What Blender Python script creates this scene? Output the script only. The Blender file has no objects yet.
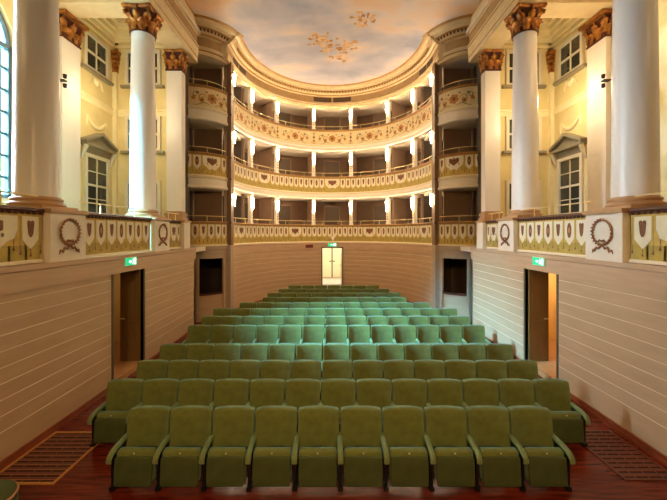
import bpy, math, random
from math import sin, cos, pi, sqrt, radians, atan2
from mathutils import Vector, Matrix
random.seed(7)
scene = bpy.context.scene
COL = scene.collection

# ------------------------------------------------------------------ materials
def srgb(r, g, b):
    f = lambda c: (c/255/12.92) if c/255 <= 0.04045 else ((c/255+0.055)/1.055)**2.4
    return (f(r), f(g), f(b), 1.0)

def mat(name, c, rough=0.6, metal=0.0, var=0.0, scale=4.0, c2=None, bump=0.0, bscale=40.0,
        sheen=0.0, sheen_tint=(1, 1, 1, 1), coat=0.0, stretch=(1, 1, 1), detail=4.0, contrast=None, spec=0.5):
    m = bpy.data.materials.new(name); m.use_nodes = True
    nt = m.node_tree; b = nt.nodes['Principled BSDF']
    b.inputs['Base Color'].default_value = c
    b.inputs['Roughness'].default_value = rough
    b.inputs['Metallic'].default_value = metal
    b.inputs['Specular IOR Level'].default_value = spec
    b.inputs['Sheen Weight'].default_value = sheen
    b.inputs['Sheen Tint'].default_value = sheen_tint
    b.inputs['Coat Weight'].default_value = coat
    tc = nt.nodes.new('ShaderNodeTexCoord'); mp = nt.nodes.new('ShaderNodeMapping')
    mp.inputs['Scale'].default_value = stretch
    nt.links.new(tc.outputs['Object'], mp.inputs['Vector'])
    if var or c2:
        n = nt.nodes.new('ShaderNodeTexNoise'); n.inputs['Scale'].default_value = scale
        n.inputs['Detail'].default_value = detail
        nt.links.new(mp.outputs['Vector'], n.inputs['Vector'])
        r = nt.nodes.new('ShaderNodeValToRGB')
        lo, hi = contrast or (0.3, 0.7)
        r.color_ramp.elements[0].position = lo; r.color_ramp.elements[1].position = hi
        if c2 is None:
            c2 = tuple(min(1, x*(1+var)) for x in c[:3])+(1,)
            c = tuple(x*(1-var) for x in c[:3])+(1,)
        r.color_ramp.elements[0].color = c; r.color_ramp.elements[1].color = c2
        nt.links.new(n.outputs['Fac'], r.inputs['Fac'])
        nt.links.new(r.outputs['Color'], b.inputs['Base Color'])
    if bump:
        n2 = nt.nodes.new('ShaderNodeTexNoise'); n2.inputs['Scale'].default_value = bscale
        bp = nt.nodes.new('ShaderNodeBump'); bp.inputs['Strength'].default_value = bump
        bp.inputs['Distance'].default_value = 0.02
        nt.links.new(mp.outputs['Vector'], n2.inputs['Vector'])
        nt.links.new(n2.outputs['Fac'], bp.inputs['Height'])
        nt.links.new(bp.outputs['Normal'], b.inputs['Normal'])
    return m

def emit(name, c, strength):
    m = bpy.data.materials.new(name); m.use_nodes = True
    b = m.node_tree.nodes['Principled BSDF']
    b.inputs['Base Color'].default_value = c
    b.inputs['Emission Color'].default_value = c
    b.inputs['Emission Strength'].default_value = strength
    return m

M = {}
M['board'] = mat('painted board', srgb(196, 162, 126), 0.55, var=0.06, scale=1.5, stretch=(1, 1, 6), bump=0.05, bscale=120)
M['joint'] = mat('board joint highlight', srgb(226, 202, 172), 0.6, var=0.03)  # paler than the boards, paints in the highlight along their bevels
M['band'] = mat('wood band', srgb(200, 164, 130), 0.5, var=0.08, scale=2.5, stretch=(1, .5, 5))
M['ochre'] = mat('ochre paint', srgb(208, 172, 84), 0.7, var=0.16, scale=5)
M['olive'] = mat('olive gold paint', srgb(184, 156, 72), 0.7, var=0.14, scale=6)
M['cream'] = mat('cream paint', srgb(236, 222, 190), 0.7, var=0.04, scale=7)
M['cream2'] = mat('warm cream paint', srgb(230, 206, 154), 0.7, var=0.08, scale=6)
M['brown'] = mat('umber paint', srgb(126, 78, 44), 0.7, var=0.25, scale=30)
M['wreath'] = mat('wreath brown', srgb(150, 98, 50), 0.6, var=0.2, scale=20)
M['bell'] = mat('dark red bole', srgb(84, 36, 24), 0.6, var=0.2, scale=9)  # dark red for the capital bell behind the gilt leaves
M['rust'] = mat('rust paint', srgb(190, 128, 66), 0.7, var=0.2, scale=25)
M['greyg'] = mat('grey green paint', srgb(128, 120, 84), 0.7, var=0.2, scale=25)
M['white'] = mat('ivory plaster', srgb(238, 226, 206), 0.6, var=0.03, scale=3)
M['marble'] = mat('white marble', srgb(238, 228, 216), 0.35, var=0.05, scale=1.6, stretch=(1, 1, .4), detail=8)
M['ped'] = mat('pedestal stone', srgb(234, 220, 200), 0.55, var=0.04, scale=3)
M['slab'] = mat('tawny stone slab', srgb(186, 142, 96), 0.45, var=0.1, scale=5)
M['gold'] = mat('aged gilt', srgb(204, 142, 66), 0.36, 0.6, c2=srgb(140, 78, 36), scale=7, contrast=(.35, .65))
M['brass'] = mat('brass', srgb(236, 212, 150), 0.4, 0.35, var=0.05)
M['caprail'] = mat('dark red moulding', srgb(92, 52, 36), 0.45, var=0.2, scale=20)
M['yellow'] = mat('yellow stucco', srgb(228, 208, 148), 0.75, var=0.07, scale=2)
M['pale'] = mat('pale stucco', srgb(240, 224, 176), 0.7, var=0.04, scale=3)
M['fresco'] = mat('mural plaster', srgb(214, 190, 120), 0.75, c2=srgb(240, 226, 190), scale=1.4, detail=6, contrast=(.38, .6))
M['boxwall'] = mat('box lining', srgb(156, 124, 100), 0.75, var=0.06, scale=2)
M['boxdoor'] = mat('box door paint', srgb(94, 74, 54), 0.6, var=0.08, scale=3)
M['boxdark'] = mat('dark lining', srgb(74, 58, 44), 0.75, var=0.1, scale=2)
M['ceilwhite'] = mat('off white soffit', srgb(226, 210, 188), 0.7, var=0.03)
M['cornice'] = mat('cornice plaster', srgb(224, 200, 154), 0.6, var=0.07, scale=4)
M['cornice2'] = mat('cornice gilt line', srgb(176, 130, 70), 0.55, var=0.15, scale=10)
M['frieze'] = mat('frieze tan', srgb(178, 142, 94), 0.65, var=0.1, scale=5)
M['pier'] = mat('shade brown pier', srgb(120, 84, 54), 0.55, var=0.12, scale=4)
M['greypier'] = mat('taupe jamb', srgb(178, 154, 130), 0.55, var=0.06, scale=4)
M['velvet'] = mat('green velvet', srgb(108, 112, 52), 0.85, var=0.16, scale=9, sheen=0.55, sheen_tint=srgb(100, 200, 230), bump=0.06, bscale=220, spec=0.2)
M['velvet2'] = mat('green velvet pan', srgb(74, 80, 44), 0.8, var=0.12, scale=8, sheen=0.15, sheen_tint=srgb(140, 180, 130), spec=0.2)
M['arm'] = mat('arm velvet', srgb(116, 124, 76), 0.8, var=0.1, scale=9, sheen=0.5, sheen_tint=srgb(120, 205, 200), spec=0.25)
M['black'] = mat('black metal', srgb(22, 18, 16), 0.5, 0.3)
M['plate'] = mat('number plate', srgb(226, 214, 190), 0.3, 0.4)
M['floorwood'] = mat('red parquet', srgb(126, 40, 18), 0.22, c2=srgb(78, 22, 10), scale=3, stretch=(.7, 7, 1), contrast=(.35, .65), spec=.35)
M['basewood'] = mat('mahogany skirting', srgb(136, 62, 32), 0.35, var=0.15, scale=6)
M['grwood'] = mat('grille frame wood', srgb(190, 128, 60), 0.35, var=0.1, scale=8)
M['grslat'] = mat('grille slat wood', srgb(104, 44, 24), 0.35, var=0.15, scale=8)
M['grline'] = mat('grille light bar', srgb(170, 112, 72), 0.35)
M['grdark'] = mat('duct dark', srgb(24, 10, 7), 0.8)
M['doorwood'] = mat('walnut leaf', srgb(124, 92, 50), 0.45, var=0.12, scale=3, stretch=(3, 3, .5))
M['greendoor'] = mat('dark green frame', srgb(92, 86, 66), 0.5)
M['stepwood'] = mat('oak step', srgb(190, 140, 92), 0.4, var=0.1, scale=4, stretch=(1, 6, 1))
M['corr'] = mat('corridor paint', srgb(222, 184, 110), 0.7, var=0.04)
M['glass_dark'] = mat('unlit window glass', srgb(58, 58, 48), 0.08, spec=0.8)
M['winframe'] = mat('ivory window frame', srgb(226, 214, 186), 0.5)
M['blueframe'] = mat('grey blue frame', srgb(96, 112, 122), 0.5)
M['pediment'] = mat('grey stone', srgb(150, 138, 112), 0.6, var=0.08, scale=5)
M['dooriv'] = mat('cream door paint', srgb(244, 236, 204), 0.45)
M['exitgreen'] = emit('exit green', srgb(20, 176, 118), 1.1)
M['exitwhite'] = emit('exit white', srgb(225, 250, 240), 1.6)
M['redbox'] = mat('red sign housing', srgb(150, 22, 18), 0.35)
M['lamp'] = emit('lamp glass', (1.0, .8, .52, 1), 185.0)
M['leaf'] = mat('tree leaf', srgb(92, 140, 62), 0.6, var=0.3, scale=3)
M['bark'] = mat('bark', srgb(96, 80, 62), 0.8, var=0.2, scale=9)
M['lawn'] = mat('courtyard paving', srgb(150, 150, 140), 0.9, var=0.1)
M['stage'] = mat('stage drape', srgb(40, 26, 20), 0.9)
M['vent'] = mat('vent bronze', srgb(84, 62, 40), 0.6)
M['pink'] = mat('marble step', srgb(240, 232, 236), 0.3)
# ceiling painting: cloudy sky with warm drifts
def ceiling_mat():
    m = bpy.data.materials.new('painted sky'); m.use_nodes = True
    nt = m.node_tree; b = nt.nodes['Principled BSDF']; b.inputs['Roughness'].default_value = .8
    tc = nt.nodes.new('ShaderNodeTexCoord'); mp = nt.nodes.new('ShaderNodeMapping')
    mp.inputs['Scale'].default_value = (.3, .42, 1); mp.inputs['Location'].default_value = (2.3, .4, 0)
    nt.links.new(tc.outputs['Object'], mp.inputs['Vector'])
    n = nt.nodes.new('ShaderNodeTexNoise'); n.inputs['Scale'].default_value = 1.1; n.inputs['Detail'].default_value = 7
    n.inputs['Distortion'].default_value = .2
    nt.links.new(mp.outputs['Vector'], n.inputs['Vector'])
    r = nt.nodes.new('ShaderNodeValToRGB'); e = r.color_ramp.elements
    e[0].position = .3; e[0].color = srgb(166, 168, 190)
    e[1].position = .74; e[1].color = srgb(206, 164, 110)
    for p, c in ((.42, srgb(200, 194, 206)), (.52, srgb(232, 212, 202)), (.62, srgb(236, 196, 160))):
        x = e.new(p); x.color = c
    nt.links.new(n.outputs['Fac'], r.inputs['Fac']); nt.links.new(r.outputs['Color'], b.inputs['Base Color'])
    return m
M['sky'] = ceiling_mat()
M['fig1'] = mat('figure ochre', srgb(214, 168, 116), 0.8, var=0.3, scale=4)
M['fig2'] = mat('figure umber', srgb(186, 136, 94), 0.8, var=0.3, scale=5)
M['fig3'] = mat('figure flesh', srgb(230, 190, 146), 0.8, var=0.2, scale=5)
def pane_mat():
    m = bpy.data.materials.new('clear pane'); m.use_nodes = True
    nt = m.node_tree; out = nt.nodes['Material Output']; nt.nodes.remove(nt.nodes['Principled BSDF'])
    t = nt.nodes.new('ShaderNodeBsdfTransparent'); t.inputs['Color'].default_value = (.9, .96, 1, 1)
    g = nt.nodes.new('ShaderNodeBsdfGlossy'); g.inputs['Roughness'].default_value = .02
    x = nt.nodes.new('ShaderNodeMixShader'); x.inputs['Fac'].default_value = .06
    nt.links.new(t.outputs[0], x.inputs[1]); nt.links.new(g.outputs[0], x.inputs[2]); nt.links.new(x.outputs[0], out.inputs['Surface'])
    return m
M['pane'] = pane_mat()

# ------------------------------------------------------------------ mesh builder
class MB:
    def __init__(self): self.v = []; self.f = []; self.m = []; self.s = []
    def add(self, vs, fs, m=0, smooth=False):
        o = len(self.v); self.v += [tuple(p) for p in vs]
        for f in fs: self.f.append([o+i for i in f]); self.m.append(m); self.s.append(smooth)
        return self
    def box(self, x0, x1, y0, y1, z0, z1, m=0):
        vs = [(x, y, z) for z in (z0, z1) for y in (y0, y1) for x in (x0, x1)]
        return self.add(vs, [(0, 2, 3, 1), (4, 5, 7, 6), (0, 1, 5, 4), (2, 6, 7, 3), (0, 4, 6, 2), (1, 3, 7, 5)], m)
    def hexa(self, p, m=0):
        return self.add(p, [(0, 3, 2, 1), (4, 5, 6, 7), (0, 1, 5, 4), (1, 2, 6, 5), (2, 3, 7, 6), (3, 0, 4, 7)], m)
    def prism(self, poly, z0, z1, m=0):
        n = len(poly)
        vs = [(x, y, z0) for x, y in poly]+[(x, y, z1) for x, y in poly]
        fs = [tuple(range(n))[::-1], tuple(range(n, 2*n))]+[(i, (i+1) % n, n+(i+1) % n, n+i) for i in range(n)]
        return self.add(vs, fs, m)
    def loft(self, rings, m=0, closed=True, caps=True, smooth=True):
        n = len(rings[0]); vs = [p for r in rings for p in r]; fs = []
        for k in range(len(rings)-1):
            for i in range(n if closed else n-1):
                j = (i+1) % n
                fs.append((k*n+i, k*n+j, (k+1)*n+j, (k+1)*n+i))
        self.add(vs, fs, m, smooth)
        if caps and closed:
            self.add(rings[0], [tuple(range(n))[::-1]], m); self.add(rings[-1], [tuple(range(n))], m)
        return self
    def lathe(self, prof, c=(0, 0), n=24, m=0, smooth=True):
        return self.loft([[(c[0]+r*cos(2*pi*i/n), c[1]+r*sin(2*pi*i/n), z) for i in range(n)] for r, z in prof], m, smooth=smooth)
    def tube(self, pts, r, n=6, m=0):
        pts = [Vector(p) for p in pts]; rings = []
        rr = r if isinstance(r, (list, tuple)) else [r]*len(pts)
        for i, p in enumerate(pts):
            t = (pts[min(i+1, len(pts)-1)]-pts[max(i-1, 0)]).normalized()
            a = t.cross(Vector((0, 0, 1)))
            if a.length < 1e-3: a = t.cross(Vector((0, 1, 0)))
            a.normalize(); b = t.cross(a)
            rings.append([tuple(p+rr[i]*(cos(2*pi*k/n)*a+sin(2*pi*k/n)*b)) for k in range(n)])
        return self.loft(rings, m)
    def build(self, name, mats, parent=None, local=False):
        me = bpy.data.meshes.new(name)
        vs = self.v
        if parent is not None and not local:
            L = Vector((0, 0, 0)); q = parent
            while q is not None: L = L+Vector(q.location); q = q.parent
            vs = [(x-L.x, y-L.y, z-L.z) for x, y, z in vs]
        me.from_pydata(vs, [], self.f)
        if not isinstance(mats, (list, tuple)): mats = [mats]
        for x in mats: me.materials.append(x)
        for p, mi, sm in zip(me.polygons, self.m, self.s): p.material_index = mi; p.use_smooth = sm
        me.update()
        o = bpy.data.objects.new(name, me); COL.objects.link(o)
        if parent is not None: o.parent = parent
        return o

def thing(name, label, cat, loc=(0, 0, 0), rz=0.0, group=None, kind=None):
    o = bpy.data.objects.new(name, None); COL.objects.link(o)
    o.empty_display_size = .1; o.location = loc; o.rotation_euler = (0, 0, rz)
    return tag(o, label, cat, group, kind)
def tag(o, label, cat, group=None, kind=None):
    o['label'] = label; o['category'] = cat
    if group: o['group'] = group
    if kind: o['kind'] = kind
    return o
def struct(o): o['kind'] = 'structure'; return o
def sroot(name, loc=(0, 0, 0)):
    o = bpy.data.objects.new(name, None); COL.objects.link(o); o.location = loc; o.empty_display_size = .1
    o['kind'] = 'structure'; return o
def kids(o): return [c for c in KIDS.get(o.name, [])]
def dup(o, parent=None):
    c = o.copy(); COL.objects.link(c); c.parent = parent
    for ch in list(o.children): dup(ch, c)
    return c

ORD = 'first second third fourth fifth sixth seventh eighth ninth tenth eleventh twelfth thirteenth'.split()

# ------------------------------------------------------------------ paths in plan
class Path:
    """polyline in plan; normal() points into the hall"""
    def __init__(self, pts, side=1):
        self.p = [Vector(q) for q in pts]; self.side = side; self.s = [0.0]
        for a, b in zip(self.p, self.p[1:]): self.s.append(self.s[-1]+(b-a).length)
        self.L = self.s[-1]; n = len(self.p); self.n = []
        for i in range(n):
            t = (self.p[min(i+1, n-1)]-self.p[max(i-1, 0)]).normalized()
            self.n.append(Vector((t.y, -t.x))*side)
    def at(self, s, off=0.0, z=None):
        s0 = s; s = min(max(s, 0), self.L)
        i = 0
        while i < len(self.s)-2 and self.s[i+1] < s: i += 1
        f = (s-self.s[i])/(self.s[i+1]-self.s[i])
        q = self.p[i].lerp(self.p[i+1], f); nn = self.n[i].lerp(self.n[i+1], f).normalized()
        q = q+nn*off
        return (q.x, q.y) if z is None else (q.x, q.y, z)
    def normal(self, s):
        a = Vector(self.at(s, 0)); b = Vector(self.at(s, 1)); return b-a
    def samples(self, s0, s1, step=.12):
        n = max(1, int(math.ceil((s1-s0)/step))); return [s0+(s1-s0)*i/n for i in range(n+1)]
def sweep(mb, path, s0, s1, prof, ms=0, closed=True, step=.15, smooth=True):
    ss = path.samples(s0, s1, step); rings = [[path.at(s, o, z) for o, z in prof] for s in ss]
    n = len(prof)
    for i in range(n if closed else n-1):
        j = (i+1) % n
        vs = [r[i] for r in rings]+[r[j] for r in rings]; k = len(rings)
        mb.add(vs, [(a, a+1, k+a+1, k+a) for a in range(k-1)], ms if isinstance(ms, int) else ms[i], smooth)
    if closed:
        mb.add(rings[0], [tuple(range(n))]); mb.add(rings[-1], [tuple(range(n))[::-1]])
    return mb

EA, EB, EY = 3.86, 4.30, 13.40
def ell(a, b, t): return (a*cos(t), EY+b*sin(t))
NE = 96
ELL = Path([ell(EA, EB, pi-pi*i/NE) for i in range(NE+1)])
def s_of_x(x):
    t = math.acos(max(-1, min(1, x/EA)))
    k = (pi-t)/pi*NE; i = min(int(k), NE-1); return ELL.s[i]+(k-i)*(ELL.s[i+1]-ELL.s[i])
POSTX = [-3.855, -3.5, -2.6, -.925, .925, 2.6, 3.5, 3.855]
POSTS = [s_of_x(x) for x in POSTX]; POSTS[0] = .12; POSTS[-1] = ELL.L-.12
def arc_pts(s, n=16):          # stage-side box front, bulging towards the hall
    A = Vector((-4.98, 12.18)); B = Vector((-3.94, 13.05)); d = B-A; nn = Vector((d.y, -d.x)).normalized()
    out = []
    for i in range(n+1):
        t = i/n; q = A+d*t+nn*(.2*4*t*(1-t)); out.append((q.x*(-s), q.y))
    return [(A.x*(-s)-d.normalized().x*.28*(-s), A.y-d.normalized().y*.28)]+out
def boxpath(s): return Path(arc_pts(s), 1 if s < 0 else -1)
WX = 4.42            # lower side wall plane
PX = 4.52            # gallery parapet plane
GX = 7.12            # gallery outer wall
def sidepath(s, x, y0, y1): return Path([(s*x, y0), (s*x, y1)], 1 if s < 0 else -1)
def sn(s): return 'left' if s < 0 else 'right'

# ------------------------------------------------------------------ painted patterns
class Pat:
    """paints flat shapes on a path surface: u along, z up"""
    def __init__(self, path, off=.003): self.mb = MB(); self.path = path; self.off = off
    def cols(self, s, cols, m, lift=0):
        vs = []
        for u, zt, zb in cols: vs += [self.path.at(s+u, self.off+lift, zt), self.path.at(s+u, self.off+lift, zb)]
        self.mb.add(vs, [(2*i, 2*i+1, 2*i+3, 2*i+2) for i in range(len(cols)-1)], m)
    def pennant(self, s, zt, w, h, tip, m=1):
        k = 6; self.cols(s, [(-w/2+w*i/k, zt, zt-h-tip*(1-abs(2*i/k-1))) for i in range(k+1)], m)
    def shield(self, s, z, w, h, m=2, lift=.002):
        k = 8; self.cols(s, [(-w/2+w*i/k, z+h*.5-(.08*h if i in (0, k, k//2) else 0), z+h*.3-h*.8*sqrt(max(0, 1-(2*i/k-1)**2))) for i in range(k+1)], m, lift)
    def disc(self, s, z, w, h, m=2, lift=.002, k=10):
        self.cols(s, [(w/2*cos(pi-pi*i/k), z+h/2*sin(pi*i/k), z-h/2*sin(pi*i/k)) for i in range(k+1)], m, lift)
    def rect(self, s, w, z0, z1, m=2, lift=.001): self.cols(s, [(-w/2, z1, z0), (w/2, z1, z0)], m, lift)
    def ribbon(self, s, pts, w, m=2, lift=.002):
        vs = []
        for i, (u, z) in enumerate(pts):
            a = pts[max(i-1, 0)]; b = pts[min(i+1, len(pts)-1)]; tu, tz = b[0]-a[0], b[1]-a[1]; l = math.hypot(tu, tz) or 1
            ww = w*(1-.5*abs(2*i/(len(pts)-1)-1))/2
            for q in (1, -1): vs.append(self.path.at(s+u-q*tz/l*ww, self.off+lift, z+q*tu/l*ww))
        self.mb.add(vs, [(2*i, 2*i+1, 2*i+3, 2*i+2) for i in range(len(pts)-1)], m)
    def scroll(self, s, z, r, sg=1, m=3, turns=1.3, w=.03, up=1):
        pts = [(sg*(r*(1-.75*t)*cos(2*pi*turns*t)-r), up*r*(1-.75*t)*sin(2*pi*turns*t)+z) for t in [i/14 for i in range(15)]]
        self.ribbon(s, pts, w, m)
    def flower(self, s, z, r, m=3, mc=2, n=6):
        for i in range(n):
            a = 2*pi*i/n+.3; self.disc(s+.62*r*cos(a), z+.62*r*sin(a), .8*r, .8*r, m, .002, 6)
        self.disc(s, z, .7*r, .7*r, mc, .004, 6)
    def tassel(self, s, z, h, m=2):
        self.rect(s, .012, z-h*.5, z, m); self.cols(s, [(-.022, z-h, z-h), (0, z-h*.45, z-h), (.022, z-h, z-h)], m, .002)
    def garland(self, s, zt, w, h, m=1):
        k = 18; self.cols(s, [(w*(i/k-.5), zt, zt-h*(.35+.65*sqrt(max(0, 1-(abs(2*i/k-1))**2.2)))-.03*cos(6*pi*i/k)) for i in range(k+1)], m)
    def eagle(self, s, z, w, h, m=2):
        k = 12; self.cols(s, [(w*(i/k-.5), z+h*(.15+.45*abs(2*i/k-1)**.6*(1-.5*abs(2*i/k-1))), z-h*(.45-.42*abs(2*i/k-1)**.8)) for i in range(k+1)], m, .002)
        self.disc(s, z+h*.2, w*.16, h*.6, m, .004)
    def build(self, parent): return self.mb.build('painted_pattern', [M['ochre'], M['cream'], M['brown'], M['rust'], M['greyg'], M['olive']], parent)

def paint_pennants(p, s0, s1, z0, z1, pitch, garlands=(), alt=True, gw=.62):
    H = z1-z0
    # skirt of olive ground under the cloths with tassels
    for a in p.path.samples(s0, s1, .3)[:-1]:
        b = min(a+.3, s1); p.cols(0, [(a, z0+H*.36, z0+.02), (b, z0+H*.36, z0+.02)], 5, -.001)
    free = []; cuts = sorted(garlands); cur = s0
    for g in cuts+[None]:
        e = (g-gw/2) if g is not None else s1
        if e-cur > pitch*.6: free.append((cur, e))
        if g is not None: cur = g+gw/2
    for a, b in free:
        n = max(1, round((b-a)/pitch)); st = (b-a)/n
        for i in range(n):
            c = a+st*(i+.5)
            p.pennant(c, z1-.05, st*.82, H*.46, H*.2)
            if i % 2 == 0 or not alt: p.shield(c, z1-.05-H*.25, st*.36, H*.34)
            else:
                p.disc(c, z1-.05-H*.26, st*.38, H*.4, 2); p.disc(c, z1-.05-H*.26, st*.16, H*.16, 3, .004)
            p.tassel(c, z1-.05-H*.64, H*.16)
            for q in (-.5, .5):
                if (q < 0) or i == n-1:
                    p.rect(c+q*st, .026, z1-.05-H*.58, z1-.05, 5); p.tassel(c+q*st, z1-.05-H*.55, H*.2)
    for g in cuts:
        if g-gw/2 < s0-.01 or g+gw/2 > s1+.01: continue
        p.garland(g, z1-.05, gw*.92, H*.62); p.eagle(g, z1-.05-H*.26, gw*.5, H*.42)
        for q in (-.5, .5): p.tassel(g+q*gw*.8, z1-.05-H*.45, H*.22)
        p.tassel(g, z1-.05-H*.64, H*.16); p.disc(g-gw*.24, z1-.1-H*.3, .05, .06, 4); p.disc(g+gw*.24, z1-.1-H*.3, .05, .06, 4)
def paint_florals(p, centres, s0, s1, z0, z1, w=1.5):
    H = z1-z0; zc = (z0+z1)/2
    for c in centres:
        p.flower(c, zc, H*.24, 3, 2)
        for sg in (-1, 1):
            p.scroll(c+sg*.2, zc-.02, H*.2, -sg, 3, 1.2, .035); p.flower(c+sg*.36, zc-H*.14, H*.13, 3, 2, 5)
            p.scroll(c+sg*.46, zc+H*.1, H*.15, -sg, 2, 1.1, .022); p.disc(c+sg*.5, zc+H*.2, .1, .1, 4)
            p.ribbon(c, [(sg*(.1+.5*t), zc-H*.32+.05*sin(5*t)) for t in [i/8 for i in range(9)]], .028, 4)
            p.disc(c+sg*.2, zc+H*.26, .08, .06, 4)
            p.flower(c+sg*.64, zc-H*.05, H*.1, 3, 3, 5)
def paint_candelabra(p, c, z0, z1):
    H = z1-z0
    p.rect(c, .03, z0+.08, z1-.12, 4); p.disc(c, z0+H*.3, .16, .1, 3); p.disc(c, z0+H*.55, .12, .1, 2); p.disc(c, z1-H*.2, .08, .12, 3)
    for sg in (-1, 1): p.ribbon(c, [(0, z0+.12), (sg*.08, z0+.1), (sg*.14, z0+.16)], .03, 3)

# ------------------------------------------------------------------ parapet things
def parapet(name, label, path, s0, s1, z0, z1, paint, fascia=0.0, posts=(), bg='ochre', group=None, rail=True, cap=True, capm='cornice2'):
    c = path.at((s0+s1)/2, 0)
    r = thing(name, label, 'balcony parapet', (c[0], c[1], z0), group=group, kind='thing')
    pan = sweep(MB(), path, s0, s1, [(0, z0), (0, z1), (-.1, z1), (-.1, z0)]).build('panel', M[bg], r)
    p = Pat(path); paint(p); p.build(pan)
    if cap:
        sweep(MB(), path, s0, s1, [(-.16, z1+.002), (.025, z1+.002), (.05, z1+.02), (.05, z1+.05), (.03, z1+.062), (-.16, z1+.062)]).build('cap_moulding', M[capm], r)
        b = MB(); n = int((s1-s0)/.1)*2; rings = []
        for i in range(n+1):
            q = path.at(s0+(s1-s0)*i/n, 0); nn = path.normal((s0+(s1-s0)*i/n)); rr = .024 if i % 2 else .01
            rings.append([(q[0]+nn.x*(.02+rr*cos(a)), q[1]+nn.y*(.02+rr*cos(a)), z1-.018+rr*sin(a)) for a in (0, pi/2, pi, 3*pi/2)])
        b.loft(rings, smooth=False).build('bead_moulding', M[capm], r)
        sweep(MB(), path, s0, s1, [(.004, z0+.0), (.03, z0), (.03, z0+.035), (.004, z0+.05)]).build('bottom_bead', M['cream'], r)
    if fascia:
        z = z0-fascia
        sweep(MB(), path, s0, s1, [(.0, z0-.002), (.035, z0-.002), (.035, z0-.05), (.0, z0-.08), (.0, z+.12), (.03, z+.1), (.05, z+.05), (.02, z), (-.12, z), (-.12, z0-.002)],
              [0, 1, 0, 0, 1, 0, 0, 0, 0, 0]).build('fascia', [M['white'], M['cornice']], r)
    if rail:
        zt = z1+.25
        MB().tube([path.at(s, -.05, zt) for s in path.samples(s0+.02, s1-.02, .1)], .013).build('handrail', M['brass'], r)
        for s in posts:
            x, y = path.at(s, -.05); MB().lathe([(.018, z1+.063), (.018, z1+.08), (.01, z1+.085), (.01, zt)], (x, y), 8).build('rail_post', M['brass'], r)
    return r

# ------------------------------------------------------------------ shell
struct(MB().box(-WX, WX, -3.0, 11.1, -.1, 0).box(-7.1, 7.1, 11.1, 18.2, -.1, 0).build('floor', M['floorwood']))
struct(MB().add([(x, y, z) for x in (-WX, WX) for y, z in ((6.2, .0), (7.12, .028), (8.46, .063), (9.4, .076), (10.3, .085), (11, .089), (18.2, .089), (18.2, 0))], [tuple(range(8)), tuple(range(8, 16))]+[(i, (i+1) % 8, 8+(i+1) % 8, 8+i) for i in range(8)]).build('floor_rear', M['floorwood']))
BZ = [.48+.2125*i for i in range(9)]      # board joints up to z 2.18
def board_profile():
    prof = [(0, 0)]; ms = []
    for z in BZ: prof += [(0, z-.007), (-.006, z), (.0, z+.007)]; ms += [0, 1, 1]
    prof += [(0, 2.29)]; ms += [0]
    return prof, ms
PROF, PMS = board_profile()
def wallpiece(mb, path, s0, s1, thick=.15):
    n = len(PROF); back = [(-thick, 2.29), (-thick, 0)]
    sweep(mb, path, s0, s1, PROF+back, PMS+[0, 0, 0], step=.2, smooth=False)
def bandpiece(mb, path, s0, s1, z0=2.29, m=2, thick=.15):
    sweep(mb, path, s0, s1, [(.028, z0), (.028, 2.56), (.045, 2.58), (.045, 2.65), (-thick, 2.65), (-thick, z0)], m, step=.2, smooth=False)
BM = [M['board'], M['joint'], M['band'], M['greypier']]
DY0, DY1, DZ = 6.97, 8.1, 2.29
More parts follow.
